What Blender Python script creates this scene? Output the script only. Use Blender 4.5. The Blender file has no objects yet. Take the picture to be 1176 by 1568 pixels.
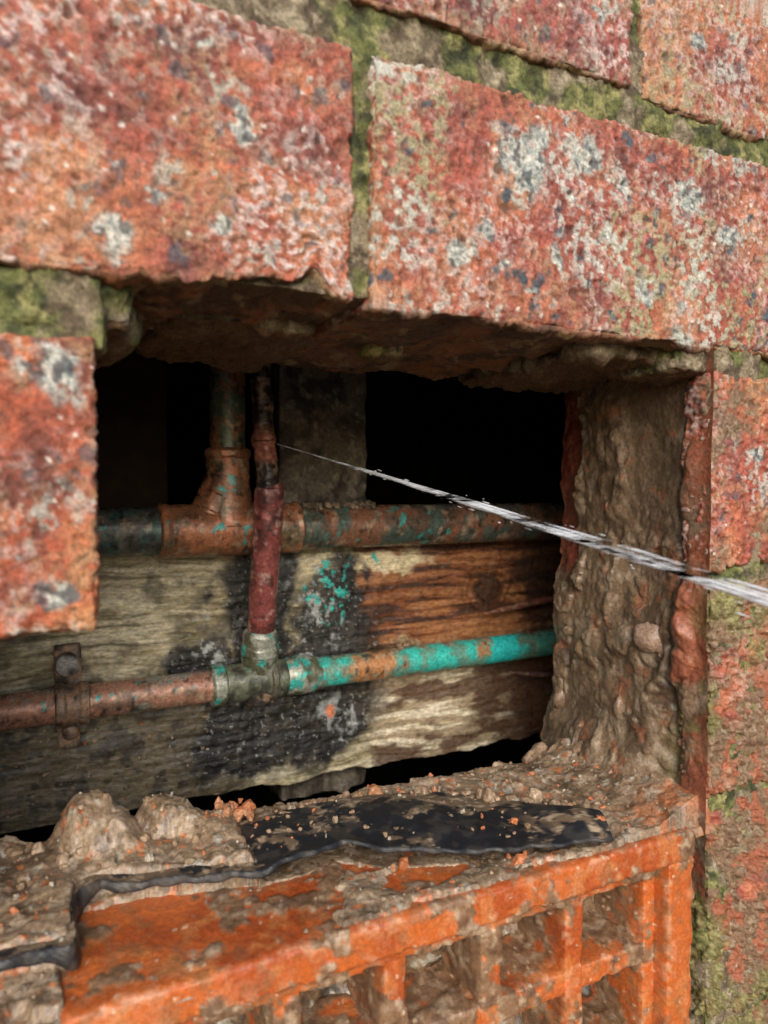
import bpy, math, numpy as np, bmesh
from mathutils import Vector
# All modelling coordinates are millimetres in the wall's own frame:
# X along the wall, Y into the wall (outer face = 0), Z up from eye level (0.42 m above ground)
H=0.42
rng=np.random.RandomState(7)
PERM=rng.permutation(256); VAL=rng.uniform(-1,1,256)
def vn(P):
    i=np.floor(P).astype(np.int64); f=P-i; f=f*f*(3-2*f)
    def h(a,b,c): return VAL[PERM[(PERM[(PERM[a&255]+b)&255]+c)&255]]
    x,y,z=i[:,0],i[:,1],i[:,2]; u,v,w=f[:,0],f[:,1],f[:,2]
    def L(a,b,t): return a+(b-a)*t
    return L(L(L(h(x,y,z),h(x+1,y,z),u),L(h(x,y+1,z),h(x+1,y+1,z),u),v),
             L(L(h(x,y,z+1),h(x+1,y,z+1),u),L(h(x,y+1,z+1),h(x+1,y+1,z+1),u),v),w)
def fbm(P,s,o=4,seed=0,g=.5):
    r=0;a=1.;t=0;Q=P/s+seed*17.31
    for k in range(o):
        r=r+a*vn(Q);t+=a;a*=g;Q=Q*2.03+5.1
    return r/t*1.6
def worley(P,s,seed=0):
    Q=P/s+seed*9.7; i=np.floor(Q).astype(np.int64)
    best=np.full(len(P),9.);cid=np.zeros(len(P))
    for a in(-1,0,1):
        for b in(-1,0,1):
            for c in(-1,0,1):
                x=i[:,0]+a;y=i[:,1]+b;z=i[:,2]+c
                h=PERM[(PERM[(PERM[x&255]+y)&255]+z)&255]
                p=np.stack([x+.5+.45*VAL[h],y+.5+.45*VAL[(h+71)&255],z+.5+.45*VAL[(h+151)&255]],1)
                d=np.sqrt(((p-Q)**2).sum(1)); m=d<best
                best=np.where(m,d,best);cid=np.where(m,VAL[(h+33)&255],cid)
    return best,cid
def sm(x,a,b):
    t=np.clip((x-a)/(b-a),0,1); return t*t*(3-2*t)
def lerp(a,b,t): return a+(np.array(b)-a)*t[:,None]
def base(c,n): return np.tile(np.array(c,float),(n,1))

def build(name,parts,mat,parent=None,smooth=True):
    vs=[];loops=[];starts=[];cols=[];off=0;lo=0
    for p in parts:
        v,f=p['v'],p['f']; vs.append(v)
        loops.append((f+off).ravel()); k=f.shape[1]
        starts.append(lo+np.arange(len(f))*k); lo+=f.size; off+=len(v)
        cols.append(p['c'] if 'c' in p else np.ones((len(v),3)))
    V=np.concatenate(vs)*.001; V[:,2]+=H
    lp=np.concatenate(loops).astype(np.int32); st=np.concatenate(starts).astype(np.int32)
    me=bpy.data.meshes.new(name)
    me.vertices.add(len(V)); me.vertices.foreach_set('co',V.astype(np.float32).ravel())
    me.loops.add(len(lp)); me.loops.foreach_set('vertex_index',lp)
    me.polygons.add(len(st)); me.polygons.foreach_set('loop_start',st)
    me.update(calc_edges=True); me.validate()
    me.polygons.foreach_set('use_smooth',np.full(len(me.polygons),smooth))
    C=np.concatenate(cols); C=np.concatenate([np.clip(C,0,1),np.ones((len(C),1))],1)
    a=me.attributes.new('Col','FLOAT_COLOR','POINT'); a.data.foreach_set('color',C.astype(np.float32).ravel())
    me.materials.append(mat)
    ob=bpy.data.objects.new(name,me); bpy.context.collection.objects.link(ob)
    if parent: ob.parent=parent
    return ob
def empty(name):
    e=bpy.data.objects.new(name,None); e.empty_display_size=.02; bpy.context.collection.objects.link(e); return e
def axis(lo,hi,fa,fb,fine,coarse):
    pts=[lo]
    while pts[-1]<hi-1e-6:
        x=pts[-1]; st=fine if fa<=x<fb else coarse
        if x<fa and x+st>fa: st=max(fa-x,fine*.5)
        pts.append(min(x+st,hi))
    return np.array(pts)
FINE=((-18,262),(-1,104),(-265,165))
def rbox(lo,hi,r=1.5,fine=.7,coarse=6,yfine=1.1,disp=None,skip=(),win=FINE,colf=None):
    ax=[axis(lo[k],hi[k],win[k][0],win[k][1],(fine,yfine,fine)[k],coarse) for k in range(3)]
    lo=np.array(lo,float);hi=np.array(hi,float);Vs=[];Fs=[];off=0
    for a in range(3):
        u=(a+1)%3;v=(a+2)%3
        for s in(0,1):
            if (a,s) in skip: continue
            U,W=np.meshgrid(ax[u],ax[v],indexing='ij'); n,m=U.shape
            P=np.zeros((n*m,3)); P[:,u]=U.ravel();P[:,v]=W.ravel();P[:,a]=hi[a] if s else lo[a]
            I=np.arange(n*m).reshape(n,m)
            q=np.stack([I[:-1,:-1],I[1:,:-1],I[1:,1:],I[:-1,1:]],-1).reshape(-1,4)
            if not s:q=q[:,::-1]
            Vs.append(P);Fs.append(q+off);off+=n*m
    P=np.concatenate(Vs);F=np.concatenate(Fs)
    r=min(r,.45*(hi-lo).min())
    pin=np.clip(P,lo+r,hi-r);d=P-pin;nn=d/np.linalg.norm(d,axis=1,keepdims=True)
    dist=np.sort(np.concatenate([np.minimum(P-lo,hi-P)],1),axis=1)[:,1]
    e=np.exp(-dist/3.)
    V=pin+nn*r; h=np.zeros(len(V))
    V0=V
    if disp is not None:
        D,h=disp(V,nn,e); V=V+(nn*D[:,None] if D.ndim==1 else D)
    d=dict(v=V,f=F)
    if colf is not None: d['c']=colf(V0,nn,e,h)
    return d
def frames(pts):
    pts=np.array(pts,float);T=np.gradient(pts,axis=0);T/=np.linalg.norm(T,axis=1,keepdims=True)
    up=np.array([0,0,1.]) if abs(T[0][2])<.9 else np.array([0,1.,0])
    A=np.cross(T,up);A/=np.linalg.norm(A,axis=1,keepdims=True);B=np.cross(T,A)
    return pts,A,B
def sweep(pts,rad,seg=40,step=None,nz=.12,cap=True,colf=None,nscale=3.):
    pts=np.array(pts,float);rad=np.array(rad,float)
    if step:
        L=np.concatenate([[0],np.cumsum(np.linalg.norm(np.diff(pts,axis=0),axis=1))])
        n=max(2,int(L[-1]/step)); s=np.unique(np.concatenate([np.linspace(0,L[-1],n),L]))
        pts=np.stack([np.interp(s,L,pts[:,k]) for k in range(3)],1); rad=np.interp(s,L,rad)
    if cap:
        pts=np.concatenate([pts[:1],pts,pts[-1:]]);rad=np.concatenate([[.01],rad,[.01]])
    g=pts.copy(); g+=np.linspace(0,1e-4,len(g))[:,None]*(pts[-1]-pts[0])
    _,A,B=frames(g)
    th=np.linspace(0,2*np.pi,seg,endpoint=False)
    N=A[:,None]*np.cos(th)[None,:,None]+B[:,None]*np.sin(th)[None,:,None]
    V=(pts[:,None]+N*rad[:,None,None]).reshape(-1,3);N=N.reshape(-1,3)
    D=fbm(V,nscale,3,3)*nz*np.minimum(1,np.repeat(rad,seg)/3); V=V+N*D[:,None]
    n=len(pts);I=np.arange(n*seg).reshape(n,seg);J=np.roll(I,-1,1)
    F=np.stack([I[:-1],J[:-1],J[1:],I[1:]],-1).reshape(-1,4)[:,::-1]
    d=dict(v=V,f=F)
    if colf: d['c']=colf(V)
    return d

# ---------------------------------------------------------------- shader DSL
class Mt:
    def __init__(s,name):
        s.mat=bpy.data.materials.new(name);s.mat.use_nodes=True;s.nt=s.mat.node_tree
        s.b=s.nt.nodes['Principled BSDF'];g=s.nt.nodes.new('ShaderNodeNewGeometry')
        vm=s.nt.nodes.new('ShaderNodeVectorMath');vm.operation='SCALE';vm.inputs['Scale'].default_value=1000
        s.nt.links.new(g.outputs['Position'],vm.inputs[0]);s.pos=vm.outputs[0];s.nrm=g.outputs['Normal']
    def L(s,a,b): 
        if hasattr(a,'is_output'): s.nt.links.new(a,b)
        else: b.default_value=(*a,1) if isinstance(a,tuple) and len(a)==3 else a
    def noise(s,mm,d=4,r=.55,off=0,sc=(1,1,1)):
        m=s.nt.nodes.new('ShaderNodeMapping');m.inputs['Location'].default_value=(off*31.7,off*11.3,off*7.9);m.inputs['Scale'].default_value=sc
        s.nt.links.new(s.pos,m.inputs[0])
        n=s.nt.nodes.new('ShaderNodeTexNoise');s.nt.links.new(m.outputs[0],n.inputs['Vector'])
        n.inputs['Scale'].default_value=1/mm;n.inputs['Detail'].default_value=d;n.inputs['Roughness'].default_value=r
        return n.outputs['Fac']
    def ramp(s,f,st):
        n=s.nt.nodes.new('ShaderNodeValToRGB');s.nt.links.new(f,n.inputs[0]);e=n.color_ramp.elements
        while len(e)<len(st):e.new(.5)
        for k,(p,c) in enumerate(st):
            e[k].position=p;e[k].color=(*c,1) if hasattr(c,'__len__') else (c,c,c,1)
        return n.outputs[0]
    def mix(s,f,a,b,bl='MIX'):
        n=s.nt.nodes.new('ShaderNodeMix');n.data_type='RGBA';n.blend_type=bl
        s.L(f,n.inputs[0]);s.L(a,n.inputs[6]);s.L(b,n.inputs[7]);return n.outputs[2]
    def m(s,op,a,b=0.):
        n=s.nt.nodes.new('ShaderNodeMath');n.operation=op;s.L(a,n.inputs[0]);s.L(b,n.inputs[1]);return n.outputs[0]
    def st(s,f,a,b,x=0.,y=1.):
        n=s.nt.nodes.new('ShaderNodeMapRange');n.interpolation_type='SMOOTHSTEP';s.L(f,n.inputs[0])
        if a>b:a,b,x,y=b,a,y,x
        n.inputs[1].default_value=a;n.inputs[2].default_value=b;n.inputs[3].default_value=x;n.inputs[4].default_value=y;return n.outputs[0]
    def attr(s,nm):
        n=s.nt.nodes.new('ShaderNodeAttribute');n.attribute_name=nm;return n.outputs['Color']
    def bump(s,hgt,strength=.6,dist=.0006):
        n=s.nt.nodes.new('ShaderNodeBump');n.inputs['Strength'].default_value=strength;n.inputs['Distance'].default_value=dist
        s.L(hgt,n.inputs['Height']);s.L(n.outputs[0],s.b.inputs['Normal'])
    def fin(s,col,rough,spec=.5,metal=0.):
        s.L(col,s.b.inputs['Base Color']);s.L(rough,s.b.inputs['Roughness']);s.b.inputs['Specular IOR Level'].default_value=spec
        s.L(metal,s.b.inputs['Metallic']);return s.mat
def paint_mat(name,lo=.6,hi=1.35,fs=1.4,rough=(.25,.5),bump=.8,bd=.0009,spec=.5,metal=0.,bs=2.,br=.72,sc=(1,1,1)):
    s=Mt(name);f=s.noise(fs,4,.72,sc=sc)
    c=s.mix(1.,s.attr('Col'),s.ramp(f,[(.3,lo),(.5,1.),(.7,hi)]),'MULTIPLY')
    s.bump(s.noise(bs,5,br,off=3,sc=sc),bump,bd)
    return s.fin(c,s.st(s.noise(5,1,off=9),.35,.65,rough[0],rough[1]),spec,metal)
def plain(name,c,r=.9,sc=30):
    s=Mt(name);return s.fin(s.mix(1.,c,s.ramp(s.noise(sc,4,.6),[(.3,.6),(.7,1.3)]),'MULTIPLY'),r,.3)

# ---------------------------------------------------------------- colouring of masonry (per-vertex, real places on the wall)
ROS=[(135.5,94.7,10),(114.7,65.4,4.2),(122,73,3.6),(148,67,3),(186,63,4.2),(207,96,7),(227,87,5.5),(178,94,5),(159,101,6.5),(144,103,5),(170,79,2.6),(155,86,2.4),(131,63,2.6),(140,57,2.2),
     (22,56,5.2),(47,63,3.2),(53,86,4),(33,66,2.2),(44,104,2),(9.5,24,6.5),(10,-23,4.5),(236,28,3.),(243,12,3),(150,150,2.5),(122,140,2.2),(166,146,3),(210,150,4),(106,136,2)]
def bcol(seed,bloom=1.,lich=1.,mud=0.,moss=0.,tint=(1,1,1),och=1.,crust=1.):
    def f(V,n,e,h):
        N=len(V);k=fbm(V,15,4,seed+200)
        C=base((.32,.083,.050),N);C=lerp(C,(.16,.045,.034),sm(k,-.1,-.75));C=lerp(C,(.39,.125,.06),sm(k,.0,.45));C=lerp(C,(.43,.19,.095),sm(k,.45,.8))
        C=C*np.array(tint)
        f1=fbm(V,2.2,3,seed+201);f2=fbm(V,1.5,3,seed+202)
        C*= (1+.42*f1)[:,None]
        oc=np.maximum(sm(fbm(V,10,4,seed+203),.1,.6)*.6,e*sm(fbm(V,7,3,seed+204),-.6,.3)*.9)*och
        C=lerp(C,(.40,.24,.12),oc*sm(f2,-.5,.3))
        b=sm(fbm(V,28,3,seed+205),-.4,.35)*sm(f2,-.12,.3)*sm(h,-.5,.35)
        C=lerp(C,(.60,.47,.43),b*.82*bloom)
        w,c=worley(V+.6*f1[:,None],3.0,seed+1);C=lerp(C,(.72,.66,.58),sm(w,.28,.16)*(c>.8)*.85)
        Q=V+np.stack([fbm(V,3,2,seed+206),fbm(V,3,2,seed+208),fbm(V,3,2,seed+207)],1)*1.4
        Q2=Q+np.stack([fbm(V,8,2,seed+216),0*f1,fbm(V,8,2,seed+217)],1)*2.5
        w,c=worley(Q,7.5,seed+2);C=lerp(C,(.055,.07,.085),sm(w,.34,.2)*(c>.1)*sm(f1,-.5,.1)*.9*lich)
        w,c=worley(Q,12,seed+5);C=lerp(C,(.06,.08,.10),sm(w,.30,.16)*(c>.3)*sm(f1,-.4,.1)*.85*lich)
        w,c=worley(Q,4.,seed+6);C=lerp(C,(.07,.06,.06),sm(w,.32,.18)*(c>.5)*.75*lich)
        w,c=worley(Q2,13,seed+3);m=sm(w,.42,.22)*(c>.3)*sm(f2,-.3,.15)*lich
        C=lerp(C,(.42,.44,.38),m*.8)
        cr_=fbm(V,26,4,seed+209);gr=fbm(V,2.0,4,seed+210,.65)
        C=lerp(C,(.34,.32,.18),sm(cr_,-.05,.4)*sm(gr,-.0,.3)*.75*lich*crust)
        C=lerp(C,(.50,.49,.43),sm(fbm(V,20,4,seed+213),.05,.5)*sm(gr,.1,.4)*.8*lich*crust)
        for (cx,cz,r) in ROS:
            near=(np.abs(V[:,0]-cx)<2.2*r)&(np.abs(V[:,2]-cz)<2.2*r)&(V[:,1]<6)
            if near.any():
                ii=np.where(near)[0];W=Q2[ii];d=np.hypot(W[:,0]-cx,(W[:,2]-cz)*1.15)/r;br=fbm(V[ii],1.8,3,seed+220,.65)
                cc=lerp(base((.56,.56,.49),len(ii)),(.30,.34,.31),sm(br,-.1,.4))
                cc=lerp(cc,(.08,.10,.105),sm(fbm(V[ii],2.2,2,seed+221),.1,.35)*.9)
                t=sm(d,1.3,.7)*sm(br+.8*(.9-d),-.5,.0)
                C[ii]=C[ii]+(cc-C[ii])*(t*.9)[:,None]
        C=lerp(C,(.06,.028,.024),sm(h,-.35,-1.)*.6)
        if mud:
            m=sm(fbm(V,14,5,seed+211)+mud*1.6-.8,-.1,.25);C=lerp(C,(.17,.105,.058),m*.9);C=lerp(C,(.32,.23,.14),m*sm(f2,.1,.5)*.7);C=lerp(C,(.36,.10,.045),m*sm(fbm(V,7,4,seed+218),.15,.45)*.75)
        if moss:
            m=sm(fbm(V,22,5,seed+212)+moss-.5,.0,.3);C=lerp(C,(.15,.14,.045),m*.85);C=lerp(C,(.30,.28,.11),m*sm(f2,.1,.5)*.7)
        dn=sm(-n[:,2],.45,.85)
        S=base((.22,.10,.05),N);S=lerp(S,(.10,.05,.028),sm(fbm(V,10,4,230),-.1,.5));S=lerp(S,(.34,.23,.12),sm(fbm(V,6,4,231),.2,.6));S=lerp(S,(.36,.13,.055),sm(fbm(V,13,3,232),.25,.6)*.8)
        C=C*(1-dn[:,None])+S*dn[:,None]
        return C
    return f
def mcol(seed,moss=1.,dark=1.):
    def f(V,n,e,h):
        N=len(V);C=base((.24,.19,.12),N);C=lerp(C,(.11,.08,.05),sm(fbm(V,5,4,seed+240),.0,.5));C=lerp(C,(.38,.32,.22),sm(fbm(V,3,3,seed+241),.3,.6)*.8)
        m=sm(fbm(V,11,4,seed+242)+moss-1,-.25,.15)
        G=base((.14,.15,.05),N);G=lerp(G,(.055,.06,.025),sm(fbm(V,3,3,seed+243),-.1,.5));G=lerp(G,(.30,.28,.11),sm(fbm(V,4,4,seed+244),.1,.5)*.9)
        C=C+(G-C)*m[:,None]
        C=C*np.where(h<-.5,.6,1)[:,None]*dark
        dn=sm(-n[:,2],.45,.85);return lerp(C,(.16,.085,.042),dn*.9)
    return f
# ---------------------------------------------------------------- brick wall
wall=empty('brick_wall')
def brick_disp(seed,amp=1.,under=2.2,chip=1.8,extra=None):
    def f(V,n,e):
        Q=V.copy(); Q[:,0]=V[:,0]*.7+V[:,2]*.3
        D=.6*(np.abs(fbm(Q,3.4,3,seed,.6))-.3)+.3*fbm(V,8,3,seed+1)+.42*fbm(V,1.5,2,seed+5)
        w,c=worley(V,6.5,seed); D-=.8*sm(w,.36,.14)*(c>.55)
        w,c=worley(V,2.7,seed+3); D-=.45*sm(w,.42,.15)*(c>.3); D+=.4*sm(w,.5,.2)*(c<-.4)
        h=D/.8
        D=D*amp*1.05-chip*e*np.maximum(0,fbm(V,8,4,seed+2)+.15)
        u=sm(-n[:,2],.5,.9); D+=u*under*fbm(V,16,5,seed+4)
        Dv=n*D[:,None]
        if extra is not None: Dv=Dv+extra(V)
        return Dv,h
    return f
bm_=paint_mat('weathered_red_brick',.45,1.5,.9,(.34,.65),.9,.0009,.5,bs=1.5)
def chipA1(V):
    z=5.5*np.exp(-((V[:,0]-71)/5.5)**2)+3.*np.exp(-((V[:,0]-58)/9)**2)+2.*fbm(V*np.array([1,.6,0]),9,4,5)*sm(V[:,0],20,32)*sm(V[:,0],82,76)
    k=sm(V[:,2],66,47.5)*sm(V[:,1],34,3)
    return np.stack([0*z,0*z,z*k],1)
SK=((1,1),(2,1))
def brick(nm,lo,hi,seed,cf,**k):
    sk=k.pop('skip',SK)
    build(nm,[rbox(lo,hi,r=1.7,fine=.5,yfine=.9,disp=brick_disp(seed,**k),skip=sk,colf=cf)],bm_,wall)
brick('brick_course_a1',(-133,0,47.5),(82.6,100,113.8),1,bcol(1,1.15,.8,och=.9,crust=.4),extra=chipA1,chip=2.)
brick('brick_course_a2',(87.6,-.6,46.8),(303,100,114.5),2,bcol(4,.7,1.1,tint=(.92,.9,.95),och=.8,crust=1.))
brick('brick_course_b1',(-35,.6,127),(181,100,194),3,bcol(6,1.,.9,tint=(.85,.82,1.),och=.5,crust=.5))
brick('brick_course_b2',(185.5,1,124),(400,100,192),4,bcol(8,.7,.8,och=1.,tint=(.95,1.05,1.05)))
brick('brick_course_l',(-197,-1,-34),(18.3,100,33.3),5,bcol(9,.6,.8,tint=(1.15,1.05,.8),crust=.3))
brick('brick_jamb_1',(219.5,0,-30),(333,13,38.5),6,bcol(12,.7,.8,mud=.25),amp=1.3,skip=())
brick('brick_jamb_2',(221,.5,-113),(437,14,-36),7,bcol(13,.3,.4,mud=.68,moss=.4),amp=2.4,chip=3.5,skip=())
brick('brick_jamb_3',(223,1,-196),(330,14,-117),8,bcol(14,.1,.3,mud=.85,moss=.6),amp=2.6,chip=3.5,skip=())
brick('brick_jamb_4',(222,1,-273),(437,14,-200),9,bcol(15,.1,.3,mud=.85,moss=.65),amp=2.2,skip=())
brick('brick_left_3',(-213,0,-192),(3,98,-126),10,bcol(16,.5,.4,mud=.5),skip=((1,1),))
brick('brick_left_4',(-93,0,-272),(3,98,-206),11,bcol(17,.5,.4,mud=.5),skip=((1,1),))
parts=[]
ext={0:(-139,309),1:(-41,406),2:(-139,-133),-1:(-203,339),-2:(-28,443),-3:(-219,336),-4:(-99,443)}
for n in range(-5,8):
    zb=47.3+80.3*n
    if n in ext: xl,xr=ext[n]
    else: xl,xr=(-35 if n%2 else -135,)*2; xr+=6
    x=xl
    while x>-750:
        parts.append(((x-215,0,zb),(x,100,zb+66)));x-=221
    x=xr
    while x<950:
        parts.append(((x,0,zb),(x+215,100,zb+66)));x+=221
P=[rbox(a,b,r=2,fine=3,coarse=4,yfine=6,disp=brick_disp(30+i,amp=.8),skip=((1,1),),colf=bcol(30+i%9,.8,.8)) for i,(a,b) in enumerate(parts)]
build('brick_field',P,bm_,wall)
def mdisp(seed,a=1.,big=0):
    def f(V,n,e):
        D=a*(.8*fbm(V,4,4,seed)+.9*fbm(V,12,3,seed+1))+big*fbm(V,14,5,seed+2)
        w,c=worley(V,4,seed);D+=a*.7*sm(w,.6,.1)*(c>0)
        return D,D
    return f
mm=paint_mat('mossy_mortar',.4,1.6,1.1,(.5,.8),1.,.0012,.3,bs=2.)
def mb_(lo,hi,sd,a=1.,big=0,moss=1.,dark=1.,**k): return rbox(lo,hi,disp=mdisp(sd,a,big),colf=mcol(sd,moss,dark),**k)
M=[mb_((-760,2.8,49.5),(960,98,680),1,1.,0,1.12,.9,r=1,fine=.7,coarse=12,yfine=6,skip=((1,1),)),
   mb_((-760,3.5,-400),(-33,98,47),2,.8,r=1,fine=2,coarse=12,yfine=6),
   mb_((-34,3.,31),(20,98,49),3,.9,.8,1.2,1.,r=1,fine=.7,coarse=6,yfine=1.5),
   mb_((246,3.5,-400),(960,97,50),4,.9,0,.9,r=1,fine=.8,coarse=12,yfine=3),
   mb_((224,2.,-330),(247,14,48),6,1.2,1.5,.75,r=1,fine=.7,coarse=20,yfine=2),
   mb_((-40,4,-400),(240,96,-262),5,.8,r=1,fine=4,coarse=20,yfine=6)]
build('mortar_joints',M,mm,wall)
Lm=[mb_((4,5,35),(29,70,49),8,1.1,3.5,1.2,1.2,r=5,fine=.7,yfine=.9),
    mb_((-6,3.,34),(14,50,48.5),9,1,1.5,1.2,1.,r=3,fine=.7,yfine=1.2)]
build('mortar_moss_lump',Lm,mm,wall)
Lm=[mb_((175,12,42.5),(228,97,50),10,1.1,4,.35,1.2,r=4,fine=.8,yfine=.9),
    mb_((205,1.5,38.5),(246,30,48),11,1.,2,.7,1.1,r=2,fine=.7,yfine=.9),
    mb_((111,48,44.),(123,60,49),12,1.1,1.2,.9,2.2,r=2,fine=.7,yfine=.9),
    mb_((40,30,44.5),(86,97,50),13,1.1,3,.3,1.1,r=3,fine=.9,yfine=1)]
build('mortar_crust',Lm,mm,wall)
# right-hand reveal: broken, mud-smeared edge of the outer leaf, one rough sheet
ys=np.arange(-.5,101,.6);zs=np.arange(-150,50,.6)
Yg,Zg=np.meshgrid(ys,zs,indexing='ij');n,m=Yg.shape
Y=Yg.ravel();Z=Zg.ravel()
X=220.2+.17*Y
P0=np.stack([X,Y,Z],1)
wp=P0+3.5*np.stack([fbm(P0,10,4,45),fbm(P0,10,4,46),fbm(P0,10,4,47)],1)
w,c=worley(wp,14,2);w2,c2=worley(wp,6.5,5)
lowz=sm(Z+6*fbm(P0,20,2,30),-5,-35)
yb=Y+3.*fbm(P0,22,3,33,.4)
back=sm(yb,44,52)
rugged=np.maximum(lowz,back*.75)
disp=1.5*fbm(P0,26,3,31,.4)+(.2+.8*rugged)*fbm(P0,9,5,32,.5)+.25*fbm(P0,2.5,3,36)+rugged*(2.1*sm(w,.72,.4)*(c>.1)+.8*sm(w2,.66,.35)*(c2>.3))
disp+=1.6*sm(yb,14,11)-1.2*np.exp(-((yb-16)/1.5)**2)+1.5*back
disp-=4*sm(yb,80,86)*sm(Z,-45,-35)
disp*=.35+.65*sm(Y,1,10)
disp+=6*sm(Z,-25,-70)*sm(Y,8,35)*(1-sm(Y,88,100))+9*sm(Z,-95,-125)*sm(Y,12,35)
P1=P0.copy();P1[:,0]-=disp;P1[:,1]+=1.*fbm(P0,8,3,40)*sm(Y,2,8);P1[:,2]+=1.*fbm(P0,8,3,41)
I=np.arange(n*m).reshape(n,m);F=np.stack([I[:-1,:-1],I[:-1,1:],I[1:,1:],I[1:,:-1]],-1).reshape(-1,4)
rg=fbm(P0,5,5,50,.6)
col=base((.20,.135,.082),len(P1));col=lerp(col,(.095,.062,.038),sm(fbm(P0,13,5,51,.55),.0,.45)*.85*(.4+.6*rugged));col=lerp(col,(.34,.26,.18),sm(rg,.1,.5)*.7*(.35+.65*rugged))
col=lerp(col,(.29,.085,.045),sm(yb,13.5,11)*sm(fbm(P0,9,4,53),.5,-.2)*.85)
col=lerp(col,(.19,.05,.03),sm(yb,80,85)*sm(Z,-45,-35))
col=lerp(col,(.34,.13,.065),sm(fbm(P0,8,5,53,.6),.4,.55)*.6)
col=lerp(col,(.05,.032,.02),np.exp(-((yb-16)/1.3)**2)*.6)
col=lerp(col,(.18,.16,.06),sm(fbm(P0,13,4,54),.2,.5)*sm(Y,25,5)*sm(Z,-20,-80))
mudm=paint_mat('wet_mud_mortar',.5,1.45,1.2,(.2,.5),.8,.0006,.5,bs=2.6,br=.66)
build('broken_reveal',[dict(v=P1,f=F,c=col)],mudm,wall)

# ---------------------------------------------------------------- cavity behind
floor_m=plain('void_black_brick',(.03,.022,.018))  # inner wall painted near black, the void's darkness put into its colour
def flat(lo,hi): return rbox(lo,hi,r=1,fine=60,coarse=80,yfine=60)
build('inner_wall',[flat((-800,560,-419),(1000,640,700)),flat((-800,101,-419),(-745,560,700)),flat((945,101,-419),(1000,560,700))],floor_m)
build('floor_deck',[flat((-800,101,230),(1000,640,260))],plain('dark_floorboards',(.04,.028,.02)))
def postc(V,n,e,h):
    C=base((.16,.13,.095),len(V));C=lerp(C,(.06,.047,.036),sm(fbm(V,11,5,300,.6),-.1,.4));C=lerp(C,(.30,.26,.19),sm(fbm(V,5,5,301,.6),.25,.5)*.8);return C
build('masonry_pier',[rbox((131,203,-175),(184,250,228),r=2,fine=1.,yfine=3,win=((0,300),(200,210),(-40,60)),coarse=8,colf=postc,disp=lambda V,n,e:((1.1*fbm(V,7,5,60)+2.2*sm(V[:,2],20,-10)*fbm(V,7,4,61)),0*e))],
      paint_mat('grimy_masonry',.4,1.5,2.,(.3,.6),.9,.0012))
build('timber_stud',[rbox((-60,262,-175),(84,300,228),r=2,fine=3,yfine=6)],plain('dark_stud_wood',(.06,.035,.022),.7,12))

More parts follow.
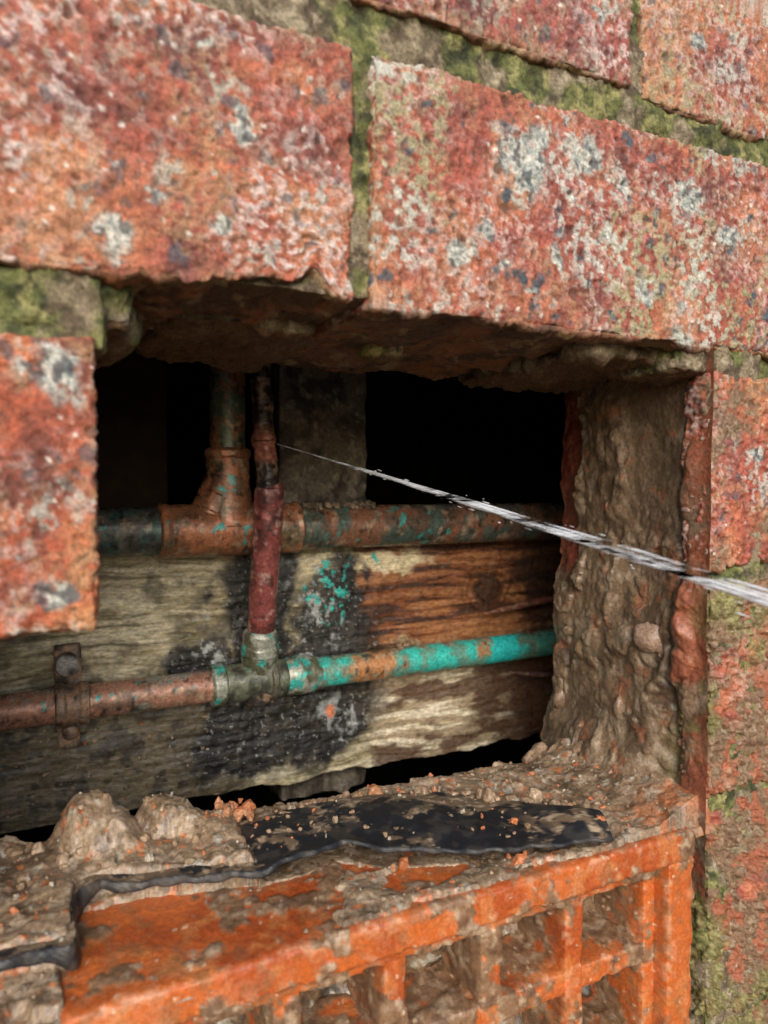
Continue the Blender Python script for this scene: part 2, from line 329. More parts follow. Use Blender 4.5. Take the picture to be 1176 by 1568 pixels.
# joist
def jd(V,n,e):
    G=V*np.array([.12,1,1])
    D=.45*fbm(G,2.2,4,70)+.8*fbm(V,14,4,71)-1.2*e*np.maximum(0,fbm(V,10,4,72))
    ch=np.maximum(sm(np.hypot((V[:,0]-122)/50,(V[:,2]+122)/28),1.2,.7),sm(np.hypot((V[:,0]-118)/26,(V[:,2]+65)/36),1.2,.7))
    D+=ch*.35*fbm(V,3,4,75)
    u=sm(-n[:,2],.3,.8);D+=u*3*fbm(V,24,5,73)
    return D,D
def jc(V,n,e,h):
    Wp=V+np.stack([fbm(V,18,5,80,.6)*11,0*V[:,0],fbm(V,14,5,81,.6)*8],1)
    x=Wp[:,0];z=Wp[:,2]
    def blob(cx,cz,rx,rz,soft=.25):
        d=np.sqrt(((x-cx)/rx)**2+((z-cz)/rz)**2);return sm(d,1+soft,1-soft)
    wv=V+np.stack([0*x,0*x,3.5*fbm(V*np.array([.35,1,1]),16,3,78)],1)
    g=fbm(wv*np.array([.07,1,1]),2.3,5,82,.6);sp2=fbm(V,5,4,88,.6)
    C=base((.38,.32,.185),len(V))
    C=lerp(C,(.60,.53,.36),sm(g,.05,.45)*.8)
    C=lerp(C,(.14,.11,.055),sm(g,-.1,-.45)*.8)
    C=lerp(C,(.09,.08,.05),sm(fbm(V,24,5,84,.6),.05,.4)*.7)
    C=lerp(C,(.72,.64,.44),blob(46,-66,32,14)*sm(g,-.4,.3)*.8)
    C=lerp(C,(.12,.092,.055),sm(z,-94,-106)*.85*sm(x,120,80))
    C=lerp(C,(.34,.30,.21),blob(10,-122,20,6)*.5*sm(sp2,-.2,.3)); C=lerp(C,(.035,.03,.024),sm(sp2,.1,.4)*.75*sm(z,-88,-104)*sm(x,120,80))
    R=sm(V[:,0]+3*sp2,163,169)*sm(z,-95,-86)
    C=lerp(C,(.20,.07,.028),R); C=lerp(C,(.36,.16,.065),R*sm(g,.0,.45)*.85); C=lerp(C,(.035,.018,.012),R*sm(g,-.1,-.4)*.85)
    C=lerp(C,(.04,.022,.015),blob(305,-60,30,34)*.85)
    C=lerp(C,(.70,.59,.37),blob(172,-41,38,6)*sm(g,-.5,.2)); C=lerp(C,(.62,.54,.34),sm(np.hypot((V[:,0]-166-(V[:,2]+72)*.2)/2.4,(V[:,2]+72)/11),1.2,.8)*.9)
    Lr=sm(V[:,0]+3*sp2,174,180)*sm(z,-98,-104)
    C=lerp(C,(.34,.26,.16),Lr*.95);C=lerp(C,(.72,.63,.46),Lr*sm(g,.05,.4)*.85);C=lerp(C,(.09,.045,.025),Lr*sm(fbm(V*np.array([.35,1,1]),9,4,85),-.1,.25)*.9)
    C=lerp(C,(.10,.05,.028),Lr*sm(x,258,282))
    blk=np.maximum.reduce([blob(112,-58,19,44),blob(126,-126,54,24),blob(102,-134,30,17),blob(152,-98,24,46),blob(82,-90,15,14),blob(158,-70,9,36),blob(116,-98,42,16)])
    C=lerp(C,(.012,.011,.011),blk*.98)
    C=lerp(C,(.05,.04,.03),blk*sm(sp2,.25,.5)*.6)
    ash=np.maximum.reduce([blob(97,-74,15,9),blob(86,-84,9,5),blob(147,-56,10,22),blob(136,-88,14,7),blob(152,-120,12,13)*.6,blob(118,-48,8,8)*.5])
    C=lerp(C,(.44,.46,.44),ash*sm(fbm(V*np.array([.6,1,.45]),3,5,90,.6),.0,.35)*sm(sp2,.35,-.1)*.85)
    C=lerp(C,(.35,.35,.33),blk*sm(fbm(V,1.6,3,89),.78,.88)*.6)  # pale specks on the char are painted glints, standing in for wet sparkle
    C=lerp(C,(.04,.46,.40),np.maximum(blob(150,-55,9,18),blob(178,-40,5,5))*sm(fbm(V,4,5,86,.6),.15,.3)*.95)
    C=lerp(C,(.50,.17,.08),sm(np.hypot(V[:,0]-152,(V[:,2]+122)/1.4)+sp2,2.6,1.4))
    rr=np.sqrt(((V[:,0]-254)/1.3)**2+(V[:,2]+63)**2)+1.2*sp2;C=lerp(C,(.035,.02,.015),sm(rr,10,7)*.95);C=lerp(C,(.10,.04,.018),sm(rr,20,11)*(.5+.5*np.sin(rr*1.8))*.75)
    return C
build('timber_joist',[rbox((-70,183,-156),(420,228,-32),r=2,fine=.6,yfine=3,disp=jd,skip=((1,1),),win=((-18,335),(180,200),(-160,-28)),colf=jc)],
   paint_mat('weathered_joist_wood',.45,1.55,1.4,(.25,.55),.85,.0007,.5,sc=(.4,1,1)))

# ---------------------------------------------------------------- pipes
def pcol(b,dark,green,gamt,turq=None,seed=0):
    def f(V):
        C=base(b,len(V))
        C=lerp(C,dark,sm(fbm(V,12,5,seed+90),-.1,.35)*.85)
        C=lerp(C,green,sm(fbm(V,9,5,seed+91),.35-gamt,.6-gamt)*.8)
        C=lerp(C,(.46,.33,.22),sm(fbm(V,4,4,seed+92),.4,.65)*.7)
        C=lerp(C,(.03,.025,.02),sm(fbm(V,3,4,seed+96),.4,.65)*.8)
        if turq is not None: 
            t=turq(V); C=lerp(C,(.11,.31,.24),t*sm(fbm(V,7,5,seed+93),-.55,-.05)*.9); C=lerp(C,(.05,.50,.42),t*sm(fbm(V,6,5,seed+94,.6),-.1,.25))
            C=lerp(C,(.03,.62,.60),sm(np.abs(V[:,0]-252)+3*fbm(V,4,3,5),11,6)*.9)
        else: C=lerp(C,(.05,.34,.30),sm(fbm(V,6,5,seed+95,.6),.62,.72))
        return C
    return f
sold=lambda V:lerp(lerp(base((.34,.35,.29),len(V)),(.10,.10,.06),sm(fbm(V,5,4,99),-.1,.4)),(.05,.38,.32),sm(fbm(V,4,4,98),.3,.5))
pm=paint_mat('aged_copper',.5,1.6,1.3,(.2,.42),.6,.0005,metal=.2,spec=.6)
up=pcol((.26,.12,.07),(.10,.075,.055),(.07,.12,.10),.3,seed=0)
upt=pcol((.46,.18,.085),(.24,.11,.055),(.14,.12,.07),-.05,seed=3)
ub=[sweep([(-90,170,-22),(64,170,-22)],[11,11],48,.9,colf=pcol((.17,.16,.13),(.08,.08,.07),(.07,.14,.12),.3,seed=1)),
    sweep([(124,170,-22),(240,170.5,-22.4),(420,171,-23)],[11,11,11],48,.9,colf=up),
    sweep([(61,170,-22),(62,170,-22),(64,170,-22),(66,170,-22),(78,170,-22),(82,170,-22),(108,170,-22),(126,170,-22),(128,170,-22),(129,170,-22)],[12.2,12.9,12.9,12.3,12.4,12.6,12.6,12.4,13,12],48,.7,colf=upt),
    sweep([(93.5,170,-20),(94,170,-8),(94,170,-2),(94,170,6),(94,170,12),(94,170,13),(94,170,15.5),(94,170,17)],[13,11.5,10.6,10.2,10.2,11,11,9.6],40,.6,colf=upt),
    sweep([(80,170,-19),(86,170,-14),(90,170,-6),(93,170,3)],[9,10,10,9],32,.7,colf=upt,cap=False),
    sweep([(94,170,12),(94.5,170,70),(95,170,225)],[8.3,8.3,8.3],40,1.,colf=pcol((.36,.17,.09),(.22,.13,.08),(.08,.18,.14),.12,seed=5))]
build('copper_pipe',ub,pm)
def tq(V):
    x=V[:,0];return np.maximum.reduce([sm(x,128,134)*sm(x,160,150),sm(x,178,186)*sm(x,272,262),sm(x,262,280)*.55,sm(x,285,296)*.85])*sm(fbm(V,9,3,5),-.9,-.4)
lz=-96
lb=[sweep([(-90,168,-96.5),(88,168,lz)],[7.6,7.6],40,.8,colf=pcol((.42,.21,.14),(.18,.12,.085),(.27,.28,.24),-.02,seed=7)),
    sweep([(128,168,lz),(420,168,-94.5)],[7.6,7.6],40,.8,colf=pcol((.44,.20,.08),(.16,.11,.065),(.10,.22,.17),.15,turq=tq,seed=9)),
    sweep([(84,168,lz),(85,168,lz),(90,168,lz),(91,168,lz)],[8.6,10,10,8.8],40,.6,colf=sold,nz=.3),
    sweep([(90,168,lz),(99,168,lz),(119,168,lz),(121,168,lz)],[8.7,9.2,9.2,8.9],40,.6,colf=lambda V:lerp(base((.15,.16,.11),len(V)),(.06,.06,.045),sm(fbm(V,6,4,3),0,.4))),
    sweep([(112,168,lz),(113,168,lz),(115,168,lz),(116,168,lz)],[9,10.6,10.6,9],40,.5,colf=lambda V:base((.11,.10,.07),len(V)),nz=.3),
    sweep([(121,168,lz),(127,168,lz),(134,168,lz),(139,168,lz)],[8.6,9.6,9.4,7.8],40,.6,colf=sold,nz=.5)]
build('copper_pipe',lb,pm)
def maroon(V):
    C=base((.30,.085,.075),len(V));C=lerp(C,(.14,.045,.04),sm(fbm(V,8,5,61),-.1,.4));C=lerp(C,(.55,.34,.29),sm(fbm(V,3,4,62),.35,.55)*.7);C=lerp(C,(.03,.02,.02),sm(fbm(V,4,4,64),.4,.6)*.7);return C
def blackp(V):
    C=base((.035,.028,.025),len(V));C=lerp(C,(.30,.20,.13),sm(fbm(V,4,4,63),.15,.45)*.9)
    C=lerp(C,(.38,.14,.095),sm(V[:,2],8,12)*sm(V[:,2],28,20)*.9);return C
vb=[sweep([(103,146,230),(103.4,147,49),(105,148.5,22),(108,150,-4)],[4.4,4.4,4.7,5],32,.6,colf=blackp,nz=.8),
    sweep([(104.6,148,25),(105.2,148.5,20),(106,149,13)],[4.5,5.7,4.5],32,.6,colf=blackp,nz=.8),
    sweep([(107.6,149.7,0),(108,150,-2),(108,150,-5),(107.6,151.5,-20),(107.5,158,-50),(108,164,-72)],[4.8,6.4,6.9,6.7,6.7,6.6],36,.7,colf=maroon,nz=.2),
    sweep([(108,163.6,-70),(108,164,-72),(108,165.4,-77),(108,165.7,-78.5),(108,166.5,-82),(108,168,-92)],[6.8,8.2,8.4,9.2,9.4,8],36,.6,colf=sold,nz=.4),
    sweep([(108,168,-96),(108,168,-107)],[8,7.6],30,.6,colf=blackp)]
build('copper_pipe',vb,pm)
iron=paint_mat('rusty_iron',.5,1.5,1.2,(.3,.55),.8,.0006,metal=.2)
def rust(p,b=(.16,.075,.045)):
    v=p['v'];p['c']=lerp(lerp(base(b,len(v)),(.06,.04,.03),sm(fbm(v,4,3,3),0,.5)),(.34,.2,.12),sm(fbm(v,3,3,8),.2,.6));return p
rd=lambda V,n,e:(.3*fbm(V,3,3,4),0*e)
cl=[sweep([(16.5,168,lz-.4),(17,168,lz-.4),(20,168,lz-.4),(21,168,lz-.4),(26,168,lz-.4),(27,168,lz-.4),(30,168,lz-.4),(30.5,168,lz-.4)],[7.8,9.4,9.4,8.7,8.7,9.4,9.4,7.8],40,.6,nz=.3),
    rbox((17,179,-92),(29,183.5,-72),r=1.5,fine=.8,disp=rd),rbox((18,179,-120),(28,183.5,-102),r=1.5,fine=.8,disp=rd),
    sweep([(22.5,173,-80.5),(22.5,173.6,-80.5),(22.5,175.3,-80.5),(22.5,180,-80.5)],[3.2,4.8,5.2,5.2],28,.5,nz=.15),
    sweep([(23.5,174,-111),(23.5,175,-111),(23.5,180,-111)],[2,3.4,3.6],28,.5,nz=.4)]
cl=[rust(p,(.26,.18,.13)) for p in cl]; cl[3]=rust(cl[3],(.36,.35,.33))
build('pipe_clip',cl,iron)
build('nail',[rust(sweep([(244,172,-75),(262,174,-73.5),(330,178,-67)],[.5,1.9,2.2],20,.8,nz=.4),(.26,.08,.06))],iron)
build('nail',[rust(sweep([(262,172,-111),(275,173,-114),(325,176,-121)],[.4,1.5,1.9],20,.8,nz=.4),(.2,.10,.09))],iron)

# ---------------------------------------------------------------- air brick
def amud(V): return fbm(V,11,5,310,.6)+.25*sm(V[:,1],3,7)*sm(V[:,2],-124,-128)-.12
def ad(V,n,e):
    D=.2*fbm(V,2,3,11)+.3*fbm(V,15,3,12)-.9*e*np.maximum(0,fbm(V,5,4,13))
    md=sm(amud(V),.2,.4);D=D+md*(.6+.4*fbm(V,3,3,311));return D,D
def ac(V,n,e,h):
    C=base((.48,.115,.026),len(V));C=lerp(C,(.36,.074,.018),sm(fbm(V,18,4,312),.0,.5));C=lerp(C,(.52,.19,.06),sm(fbm(V,6,4,313),.25,.6)*.6)
    C=lerp(C,(.58,.34,.2),e*sm(fbm(V,3,3,314),.1,.4)*.6);C=lerp(C,(.22,.11,.05),sm(fbm(V,5,5,318,.6),.2,.5)*.5)
    md=sm(amud(V),.18,.28)*.92
    deep=sm(V[:,1],9,16)*sm(V[:,2],-124,-128)
    md=np.maximum(md,deep*sm(fbm(V,6,5,315),-.3,.05)*.9)
    M_=lerp(base((.20,.125,.07),len(V)),(.36,.27,.18),sm(fbm(V,3,4,316),.1,.5));M_=lerp(M_,(.10,.06,.035),sm(fbm(V,4,4,317),.2,.5)*.8)
    C=C+(M_-C)*md[:,None]
    w,c=worley(V,2.2,7);return lerp(C,(.7,.5,.33),sm(w,.3,.2)*(c>.8)*.8)
def ab(lo,hi,**k): return rbox(lo,hi,disp=ad,colf=ac,**k)
AB=[ab((9,0,-133),(215,78,-122),r=1.8,fine=.7,yfine=1),
    ab((9,0,-262),(28,78,-132),r=1.6,fine=.8,yfine=1.5),ab((202,0,-262),(215,78,-132),r=1.6,fine=.7,yfine=1.5),
    ab((27,0,-262),(203,78,-237),r=1.4,fine=1,yfine=2),
    ab((27,6,-139),(203,34,-132.2),r=1.2,fine=.7,yfine=1.2),
    ab((196.5,6,-238),(202.6,34,-132.3),r=1.2,fine=.7,yfine=1.2)]
for x0 in (36,69.5,103,136.5,170):
    AB.append(ab((x0-8.5,6.3,-239),(x0-.5,34,-136),r=1.4,fine=.7,yfine=1.2))
for z0 in (-170,-204,-238): AB.append(ab((27,6.9,z0),(202,33,z0+8),r=1.3,fine=.7,yfine=1.2))
build('air_brick',AB,paint_mat('terracotta_glaze',.7,1.3,1.2,(.25,.5),.6,.0006,bs=1.8))
def pkc(v,n,e,h): return lerp(lerp(base((.20,.13,.075),len(v)),(.05,.035,.022),sm(fbm(v,7,4,4),0,.5)),(.38,.35,.28),sm(fbm(v,4,4,5),.3,.55))
build('mud_packing',[rbox((26,30,-240),(204,70,-130),r=2,fine=.7,yfine=4,colf=pkc,disp=lambda V,n,e:(3*fbm(V,9,5,14)+5*fbm(V,20,3,15),0*e))],mudm)

# ---------------------------------------------------------------- mud + membrane
Fx=[(-90,18),(-1,17.5),(9,16),(12.5,16.5),(13.6,21),(13.6,29),(13.4,36),(15.5,42),(21,44),(32,40.5),(48.7,36),(66,30),(80,30),(93,32),(105,22),(124,14),(150,7),(179,1)]
Bx=[(-90,78),(-40,78),(-12,78),(0,78),(4,78),(8,78),(12,78),(16,78),(20,78),(26,78),(38,76),(55,72),(75,64),(92,67),(108,65),(124,62),(147,54),(187,16)]
def mudh(X,Y):
    P=np.stack([X,Y,0*X],1)
    n6=fbm(P,7,4,100,.45);n20=fbm(P,20,4,101);n2=fbm(P,2.2,3,102)
    Yf=np.interp(X,[-90,12,14,16,21,32,48,66,80,93,105,124,150,178,195],[17.5,16,36,42,44,40.5,36,30,30,32,22,14,7,2,2])
    Yf=Yf+np.where(X<66,2.5+1.2*n6,3.)
    Yb=np.interp(X,[75,92,108,124,147,170,187,190],[64,67,65,62,54,34,16,2])-2.5
    c=fbm(P,15,5,103)+.3*sm(X,60,95)-1.*sm(X,78,56)*sm(X,8,14)*sm(Y,50,38)-.5*sm(Y,6,2)+.6*(X<10)-.45*np.exp(-((X-84)/10)**2-((Y-15)/9)**2)
    front=-124+sm(c,-.1,.12)*3.4+n6*.8*sm(c,0,.3)+.35*n2*sm(c,-.1,.2)
    Pw=P+3.*np.stack([fbm(P,9,3,130),fbm(P,9,3,131),0*X],1)
    w,cc=worley(Pw,11,6);w2,c2=worley(Pw,5,8)
    lump=2.*sm(w,.66,.38)*(cc>.2)+.5*sm(w2,.6,.3)*(c2>.4)
    left=-113.4+1.*n6+1.*n20+.35*n2+.4*lump
    def g(cx,cy,h,sx,sy,p=1.7): return h*np.exp(-(((X+5*n20-cx)/sx)**2+((Y+4*n20-cy)/sy)**2)**p)
    left=left+np.maximum.reduce([g(22,70,14,9,11),g(28,66,8.5,9,9),g(45,70,8.5,10,9,2.4),g(53,64,5,7,8,2.4),g(61,60,3.5,8,10),g(-6,76,4,12,9)])*(1+.08*n6)
    back=-118.8+1.*n6+1.2*n20+.4*n2+.8*lump+1.5*sm(X,150,110)
    right=-119.8+8*sm(X,196,222)+.8*n6+.35*n2+.3*lump
    flatz=-121.5+0*X
    # right of x=66: bare under the sheet, a bank of mud behind it
    inner=flatz+(back-flatz)*sm(Y,Yb,Yb+2.5)
    tl=sm(X+1.5*n6,69,64.5)
    inner=inner+(left-inner)*tl
    wdt=np.where(X<66,2.6,.6)
    z=front+(inner-front)*sm(Y,Yf,Yf+wdt)
    z=z+(right-z)*sm(X,184,192)
    z=np.where(Y<3+.8*n6,np.minimum(z,-122.8+0*X+ (X<8)*1.5),z)
    z=z-45*sm(Y+3*n6+4*n20,74,82)
    z=z-6*sm(Y,2,-2)
    return z
xs=np.arange(-60,226,.5);ys=np.arange(.2,92,.5)
Xg,Yg=np.meshgrid(xs,ys,indexing='ij');n,m=Xg.shape;X=Xg.ravel();Y=Yg.ravel();Z=mudh(X,Y)
P=np.stack([X,Y,Z],1);Pj=P+np.stack([.6*fbm(P,3,2,110),.6*fbm(P,3,2,111)*(Y>4),0*X],1)
I=np.arange(n*m).reshape(n,m);F=np.stack([I[:-1,:-1],I[1:,:-1],I[1:,1:],I[:-1,1:]],-1).reshape(-1,4)
C=base((.25,.175,.11),len(P));C=lerp(C,(.11,.072,.043),sm(fbm(P,8,5,112,.6),0,.45)*.85);C=lerp(C,(.41,.31,.215),sm(fbm(P,5,5,113,.6),.15,.5)*.7)
C=lerp(C,(.42,.14,.055),sm(fbm(P,3,4,114),.6,.7)*.9); C=lerp(C,(.4,.38,.32),sm(fbm(P,2.5,3,115),.6,.7)*.6)
C=lerp(C,(.42,.135,.045),sm(X,185,200)*sm(Y,28,8)*sm(fbm(P,7,4,116),.4,-.1)*.7)
build('mud',[dict(v=Pj,f=F,c=C)],mudm)
Fa=np.array(Fx,float);Ba=np.array(Bx,float)
s0=np.linspace(0,len(Fa)-1,440)
def catm(A,s): return np.stack([np.interp(s,np.arange(len(A)),A[:,k]) for k in(0,1)],1)
k=np.ones(15)/15
def smo(A):
    B=A.copy()
    for c in(0,1):B[:,c]=np.convolve(np.pad(A[:,c],7,'edge'),k,'valid')
    return B
FF=smo(catm(Fa,s0));BB=smo(catm(Ba,s0))
FF[:,1]+=.5*np.sin(FF[:,0]*.35)+.3*np.sin(FF[:,0]*.9)
tg=np.gradient(FF,axis=0);tg/=np.linalg.norm(tg,axis=1,keepdims=True);nrm=np.stack([tg[:,1],-tg[:,0]],1)
T=np.linspace(0,1,60)
Pm=FF[:,None]*(1-T)[None,:,None]+BB[:,None]*T[None,:,None]
Xm=Pm[...,0].ravel();Ym=Pm[...,1].ravel();Tm=np.tile(T,len(s0))
Zm=-115.2-1.8*sm(Xm,90,170)+(1.8*np.sin(Xm*.11+1.)*np.sin(Tm*3.1)+2.*np.sin(Tm*3.14))*sm(Xm,66,80)+.7*fbm(np.stack([Xm,Ym,0*Xm],1),12,3,120)+.6*sm(Xm,60,20)*np.exp(-Tm*14)
# front edge of the free end curls up
Zm+=2.2*np.exp(-Tm*8)*sm(Xm,64,72)*sm(Xm,150,95)
Zm=np.maximum(Zm,-120.7)
Pmain=np.stack([Xm,Ym,Zm],1).reshape(len(s0),len(T),3)
drop=np.interp(FF[:,0],[-90,6,12,13.5,15,22,40,60,75,95,175,180],[3,3,8,8.4,7,3,2.4,2.2,1.6,1.4,1.,.5])*(1+.2*np.sin(FF[:,0]*.5))
lip=[]
for a in np.linspace(1,0.12,8):
    u=1-a; p=Pmain[:,0].copy()
    p[:,:2]+=nrm*(np.minimum(drop*.35,1.)*np.sin(u*1.6))[:,None]
    p[:,2]-=drop*u*(.3+.7*u)
    lip.append(p)
lip=np.stack(lip[::-1],1)
ALL=np.concatenate([lip,Pmain],1);ALL[...,2]=np.maximum(ALL[...,2],-121.4)
n,m=ALL.shape[:2];I=np.arange(n*m).reshape(n,m);F=np.stack([I[:-1,:-1],I[1:,:-1],I[1:,1:],I[:-1,1:]],-1).reshape(-1,4)
V=ALL.reshape(-1,3);cm=base((.014,.015,.018),len(V))
isl=np.zeros((n,m));isl[:,:8]=1;isl=isl.ravel()
Tt=np.concatenate([np.zeros((n,8)),np.tile(T,(n,1))],1).ravel()
mk=sm(fbm(V,8,5,330,.65)+.3*sm(V[:,0],120,170)+.45*sm(Tt,.6,1.)+.5*sm(V[:,0],66,50)-.2,.1,.25)*(1-isl*.9);cm=lerp(cm,(.17,.115,.07),mk*.9);cm=lerp(cm,(.36,.27,.18),mk*sm(fbm(V,2,3,331),.1,.4))
cm=lerp(cm,(.05,.043,.037),sm(fbm(V,4,4,332),.1,.5)*.6)
s=Mt('black_polythene');w=s.nt.nodes.new('ShaderNodeTexWave');w.inputs['Scale'].default_value=.35;w.inputs['Distortion'].default_value=1.5;w.bands_direction='DIAGONAL'
s.nt.links.new(s.pos,w.inputs['Vector']);s.bump(s.m('ADD',s.m('MULTIPLY',w.outputs['Fac'],.12),s.noise(2,4,.6)),.5,.0005)
mb=build('damp_proof_membrane',[dict(v=V,f=F,c=cm)],s.fin(s.attr('Col'),s.st(s.noise(5,3),.4,.7,.42,.7),.35))
so=mb.modifiers.new('t','SOLIDIFY');so.thickness=.0007;so.offset=0
# crumbs
bm=bmesh.new();bmesh.ops.create_icosphere(bm,subdivisions=2,radius=1);bm.verts.ensure_lookup_table()
SV=np.array([v.co[:] for v in bm.verts]);SF=np.array([[v.index for v in f.verts] for f in bm.faces]);bm.free()
PAL=[(.44,.15,.06),(.27,.18,.11),(.22,.14,.08),(.34,.25,.16),(.25,.165,.1),(.40,.35,.27),(.12,.09,.06)]
def crumb(c,r,i,pal=PAL):
    sc=rng.uniform(.45,1.3,3);A=np.sign(SV)*np.abs(SV)**.8*sc*r
    th=rng.uniform(0,6.28,2)
    A=A*(1+.55*fbm(SV+i*3.7,.9,2,i%7))[:,None]
    for t,(a,b) in zip(th,((0,1),(1,2))):
        x,y=A[:,a].copy(),A[:,b].copy();A[:,a]=x*np.cos(t)-y*np.sin(t);A[:,b]=x*np.sin(t)+y*np.cos(t)
    return dict(v=A+np.array(c),f=SF,c=base(pal[rng.randint(len(pal))],len(A))*rng.uniform(.75,1.15))
def fine_stone(c,r,seed,col):
    n=30;th=np.linspace(0,2*np.pi,n,endpoint=False);ph=np.linspace(.02,np.pi-.02,n//2)
    S=np.stack([np.outer(np.sin(ph),np.cos(th)),np.outer(np.sin(ph),np.sin(th)),np.outer(np.cos(ph),np.ones(n))],-1).reshape(-1,3)
    A=S*r*rng.uniform(.6,1.25,3);A=A*(1+.55*fbm(S+seed*7,1.1,4,seed%9))[:,None]+np.array(c)
    m=n//2;I=np.arange(m*n).reshape(m,n);J=np.roll(I,-1,1)
    return dict(v=A,f=np.stack([I[:-1],I[1:],J[1:],J[:-1]],-1).reshape(-1,4),c=base(col,len(A)))
cr=[]
X=rng.uniform(-10,218,800);Y=rng.uniform(3,78,800);Z=mudh(X,Y)
zm=np.interp(X,[66,90,170],[-114.2,-112.8,-115.4])
for i in range(800):
    if Z[i]<-123.3 and rng.rand()<.5: continue
    r=rng.choice([.3,.5,.8,1.2,1.8],p=[.42,.35,.16,.06,.01]); zz=Z[i]
    if -121.6<Z[i]<-121.4: 
        if rng.rand()<.4 or Y[i]<12: continue
        zz=zm[i]; r=min(r,.8)
    if zz<-125: continue
    cr.append(crumb((X[i],Y[i],zz+.15*r),r,i))
for i in range(14): cr.append(crumb((67+rng.normal(0,4),62+rng.normal(0,4),-110+rng.uniform(-2,1)),rng.uniform(.8,2.4),i,PAL[:1]+[(.42,.2,.1)]))
for i in range(110): cr.append(crumb((rng.uniform(132,168),168+rng.normal(0,3),-11.4+rng.uniform(-1,.8)),rng.uniform(.5,1.7),i,[(.2,.15,.09),(.28,.2,.12),(.13,.1,.06)]))
for i in range(14): cr.append(crumb((190+rng.normal(0,4),170+rng.normal(0,2),-87+rng.uniform(-.5,.5)),rng.uniform(.6,2),i,PAL[1:3]))
for i in range(120):
    xx=rng.uniform(-10,90);zz=rng.uniform(-150,-102);cr.append(crumb((xx,182.6,zz),rng.choice([.3,.5,.9],p=[.5,.35,.15]),i))
for (a,b,c_,r) in [(178,8,-114.8,1.5),(151,20,-113.8,1.2),(110,24,-121,1.8)]: cr.append(crumb((a,b,c_),r,int(a),PAL[:1]))
build('brick_crumbs',cr,paint_mat('crumb_grit',.6,1.4,.8,(.4,.65),.8,.0006),smooth=False)
cl=[]
for i in range(60):
    t=rng.rand();xx=84+t*104;yy=np.interp(xx,[75,92,108,124,147,170,187],[64,67,65,62,54,34,16])+rng.normal(.5,2.2)
    r=rng.choice([1.0,1.6,2.3,3.0],p=[.45,.35,.17,.03]);cl.append(fine_stone((xx,yy,-116.6+rng.uniform(-.5,.8)),r,i,[(.27,.18,.11),(.22,.145,.085),(.35,.25,.16),(.26,.175,.105),(.38,.18,.09)][rng.randint(5)]))
for i in range(14):
    xx=rng.uniform(-12,66);yy=rng.uniform(50,70);cl.append(fine_stone((xx,yy,mudh(np.array([xx]),np.array([yy]))[0]),rng.uniform(.8,2.2),i+50,[(.30,.20,.12),(.26,.17,.1),(.36,.26,.17)][rng.randint(3)]))
build('mud_clods',cl,mudm)
cols=[(.36,.24,.17),(.25,.17,.11),(.22,.14,.08),(.27,.18,.11),(.2,.12,.07),(.3,.2,.13),(.28,.19,.12),(.2,.13,.08),(.25,.16,.1)]
st=[fine_stone((a,b,c),r,i,cols[i]) for i,(a,b,c,r) in enumerate([(221,26,-60,6),(222,44,-92,6),(231,70,-75,8),(222,60,-114,7),(225,80,-124,9),(207,80,-122,6),(230,55,-48,5),(232,85,-97,7),(218,30,-112,5)])]
build('mortar_rubble',st,mudm,wall)

# ---------------------------------------------------------------- water jet
s=Mt('spraying_water');nt=s.nt
tr=nt.nodes.new('ShaderNodeBsdfTransparent');mx=nt.nodes.new('ShaderNodeMixShader')
s.fin((.80,.83,.87),.12,.7)
f=s.st(s.noise(6,4,.75,sc=(.25,.2,2.)),.38,.66,.0,.7);out=nt.nodes['Material Output']
nt.links.new(f,mx.inputs[0]);nt.links.new(tr.outputs[0],mx.inputs[1]);nt.links.new(s.b.outputs[0],mx.inputs[2]);nt.links.new(mx.outputs[0],out.inputs[0])
q=np.linspace(0,1,160)
cen=np.stack([110+56*q,144-204*q,18-44*q-3*q*q],1)
q2=np.linspace(1,3.2,80)[1:];cen=np.concatenate([cen,np.stack([110+56*q2,144-204*q2,18-44*q2-3*q2**2-14*(q2-1)**2],1)]);Q=np.concatenate([q,q2])
J=[]
for i in range(14):
    a=rng.uniform(0,6.28);w=rng.uniform(.05,1.)
    o=np.stack([np.cos(a+Q*.7),0*Q,np.sin(a+Q*.7)],1)*(w*3.*Q**1.3)[:,None]
    rad=(.14+(.15+.4*rng.rand())*Q)*(1+.35*np.sin(Q*rng.uniform(20,70)+a))
    J.append(sweep(cen+o,rad,10,nz=0,cap=False))
dv=np.array([56,-204,-48.]);dv/=np.linalg.norm(dv)
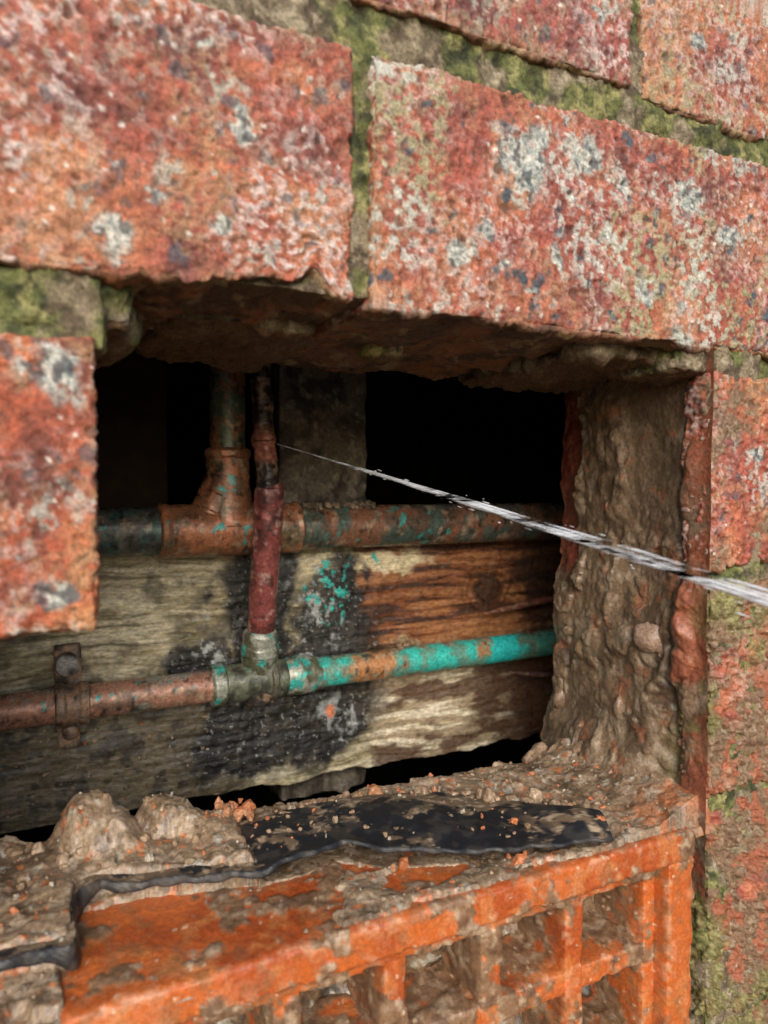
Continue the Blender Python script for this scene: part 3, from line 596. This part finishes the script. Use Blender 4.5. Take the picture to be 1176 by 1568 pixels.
for i in range(220):
    t=rng.uniform(.25,1.25);c=np.array([110+56*t,144-204*t,18-44*t-3*t*t])+rng.normal(0,1.6*t+.15,3);r=rng.uniform(.1,.28)
    A=SV*r;A=A+np.outer(A@dv,dv)*rng.uniform(1,7)
    J.append(dict(v=A+c,f=SF))
build('water_jet',J,s.mat)

# ---------------------------------------------------------------- ground, light, camera
g=Mt('soil_ground');gm=g.fin(g.ramp(g.noise(60,8,.65),[(.3,(.05,.04,.025)),(.7,(.16,.13,.08))]),.9,.3)
v=np.array([[-40e3,-40e3,-420],[40e3,-40e3,-420],[40e3,40e3,-420],[-40e3,40e3,-420]],float)
build('ground',[dict(v=v,f=np.array([[0,1,2,3]]))],gm)
el=math.radians(28);az_dir=Vector((-.40,-1,0)).normalized()
sd=Vector((az_dir.x*math.cos(el),az_dir.y*math.cos(el),math.sin(el)))
l=bpy.data.lights.new('sun','SUN');l.energy=2.9;l.angle=math.radians(40);l.color=(1,.99,.98)
lo=bpy.data.objects.new('sun',l);bpy.context.collection.objects.link(lo);lo.rotation_euler=(-sd).to_track_quat('-Z','Y').to_euler();lo.location=(-1,-3,3)
w=bpy.data.worlds.new('World');bpy.context.scene.world=w;w.use_nodes=True
sk=w.node_tree.nodes.new('ShaderNodeTexSky');sk.sky_type='NISHITA';sk.sun_disc=False;sk.sun_elevation=el;sk.sun_rotation=math.atan2(sd.x,sd.y);sk.dust_density=3
w.node_tree.links.new(sk.outputs[0],w.node_tree.nodes['Background'].inputs[0]);w.node_tree.nodes['Background'].inputs[1].default_value=.15
cd=bpy.data.cameras.new('camera');cam=bpy.data.objects.new('camera',cd);bpy.context.collection.objects.link(cam)
cam.location=(0,-.179,H);cam.rotation_euler=(math.radians(90-2.2),0,math.radians(-27))
cd.sensor_fit='VERTICAL';cd.sensor_height=36;cd.lens=26;cd.clip_start=.005;cd.clip_end=200
cd.dof.use_dof=True;cd.dof.focus_distance=.285;cd.dof.aperture_fstop=14
sc=bpy.context.scene;sc.camera=cam;sc.view_settings.view_transform='Standard';sc.view_settings.look='None';sc.view_settings.exposure=0
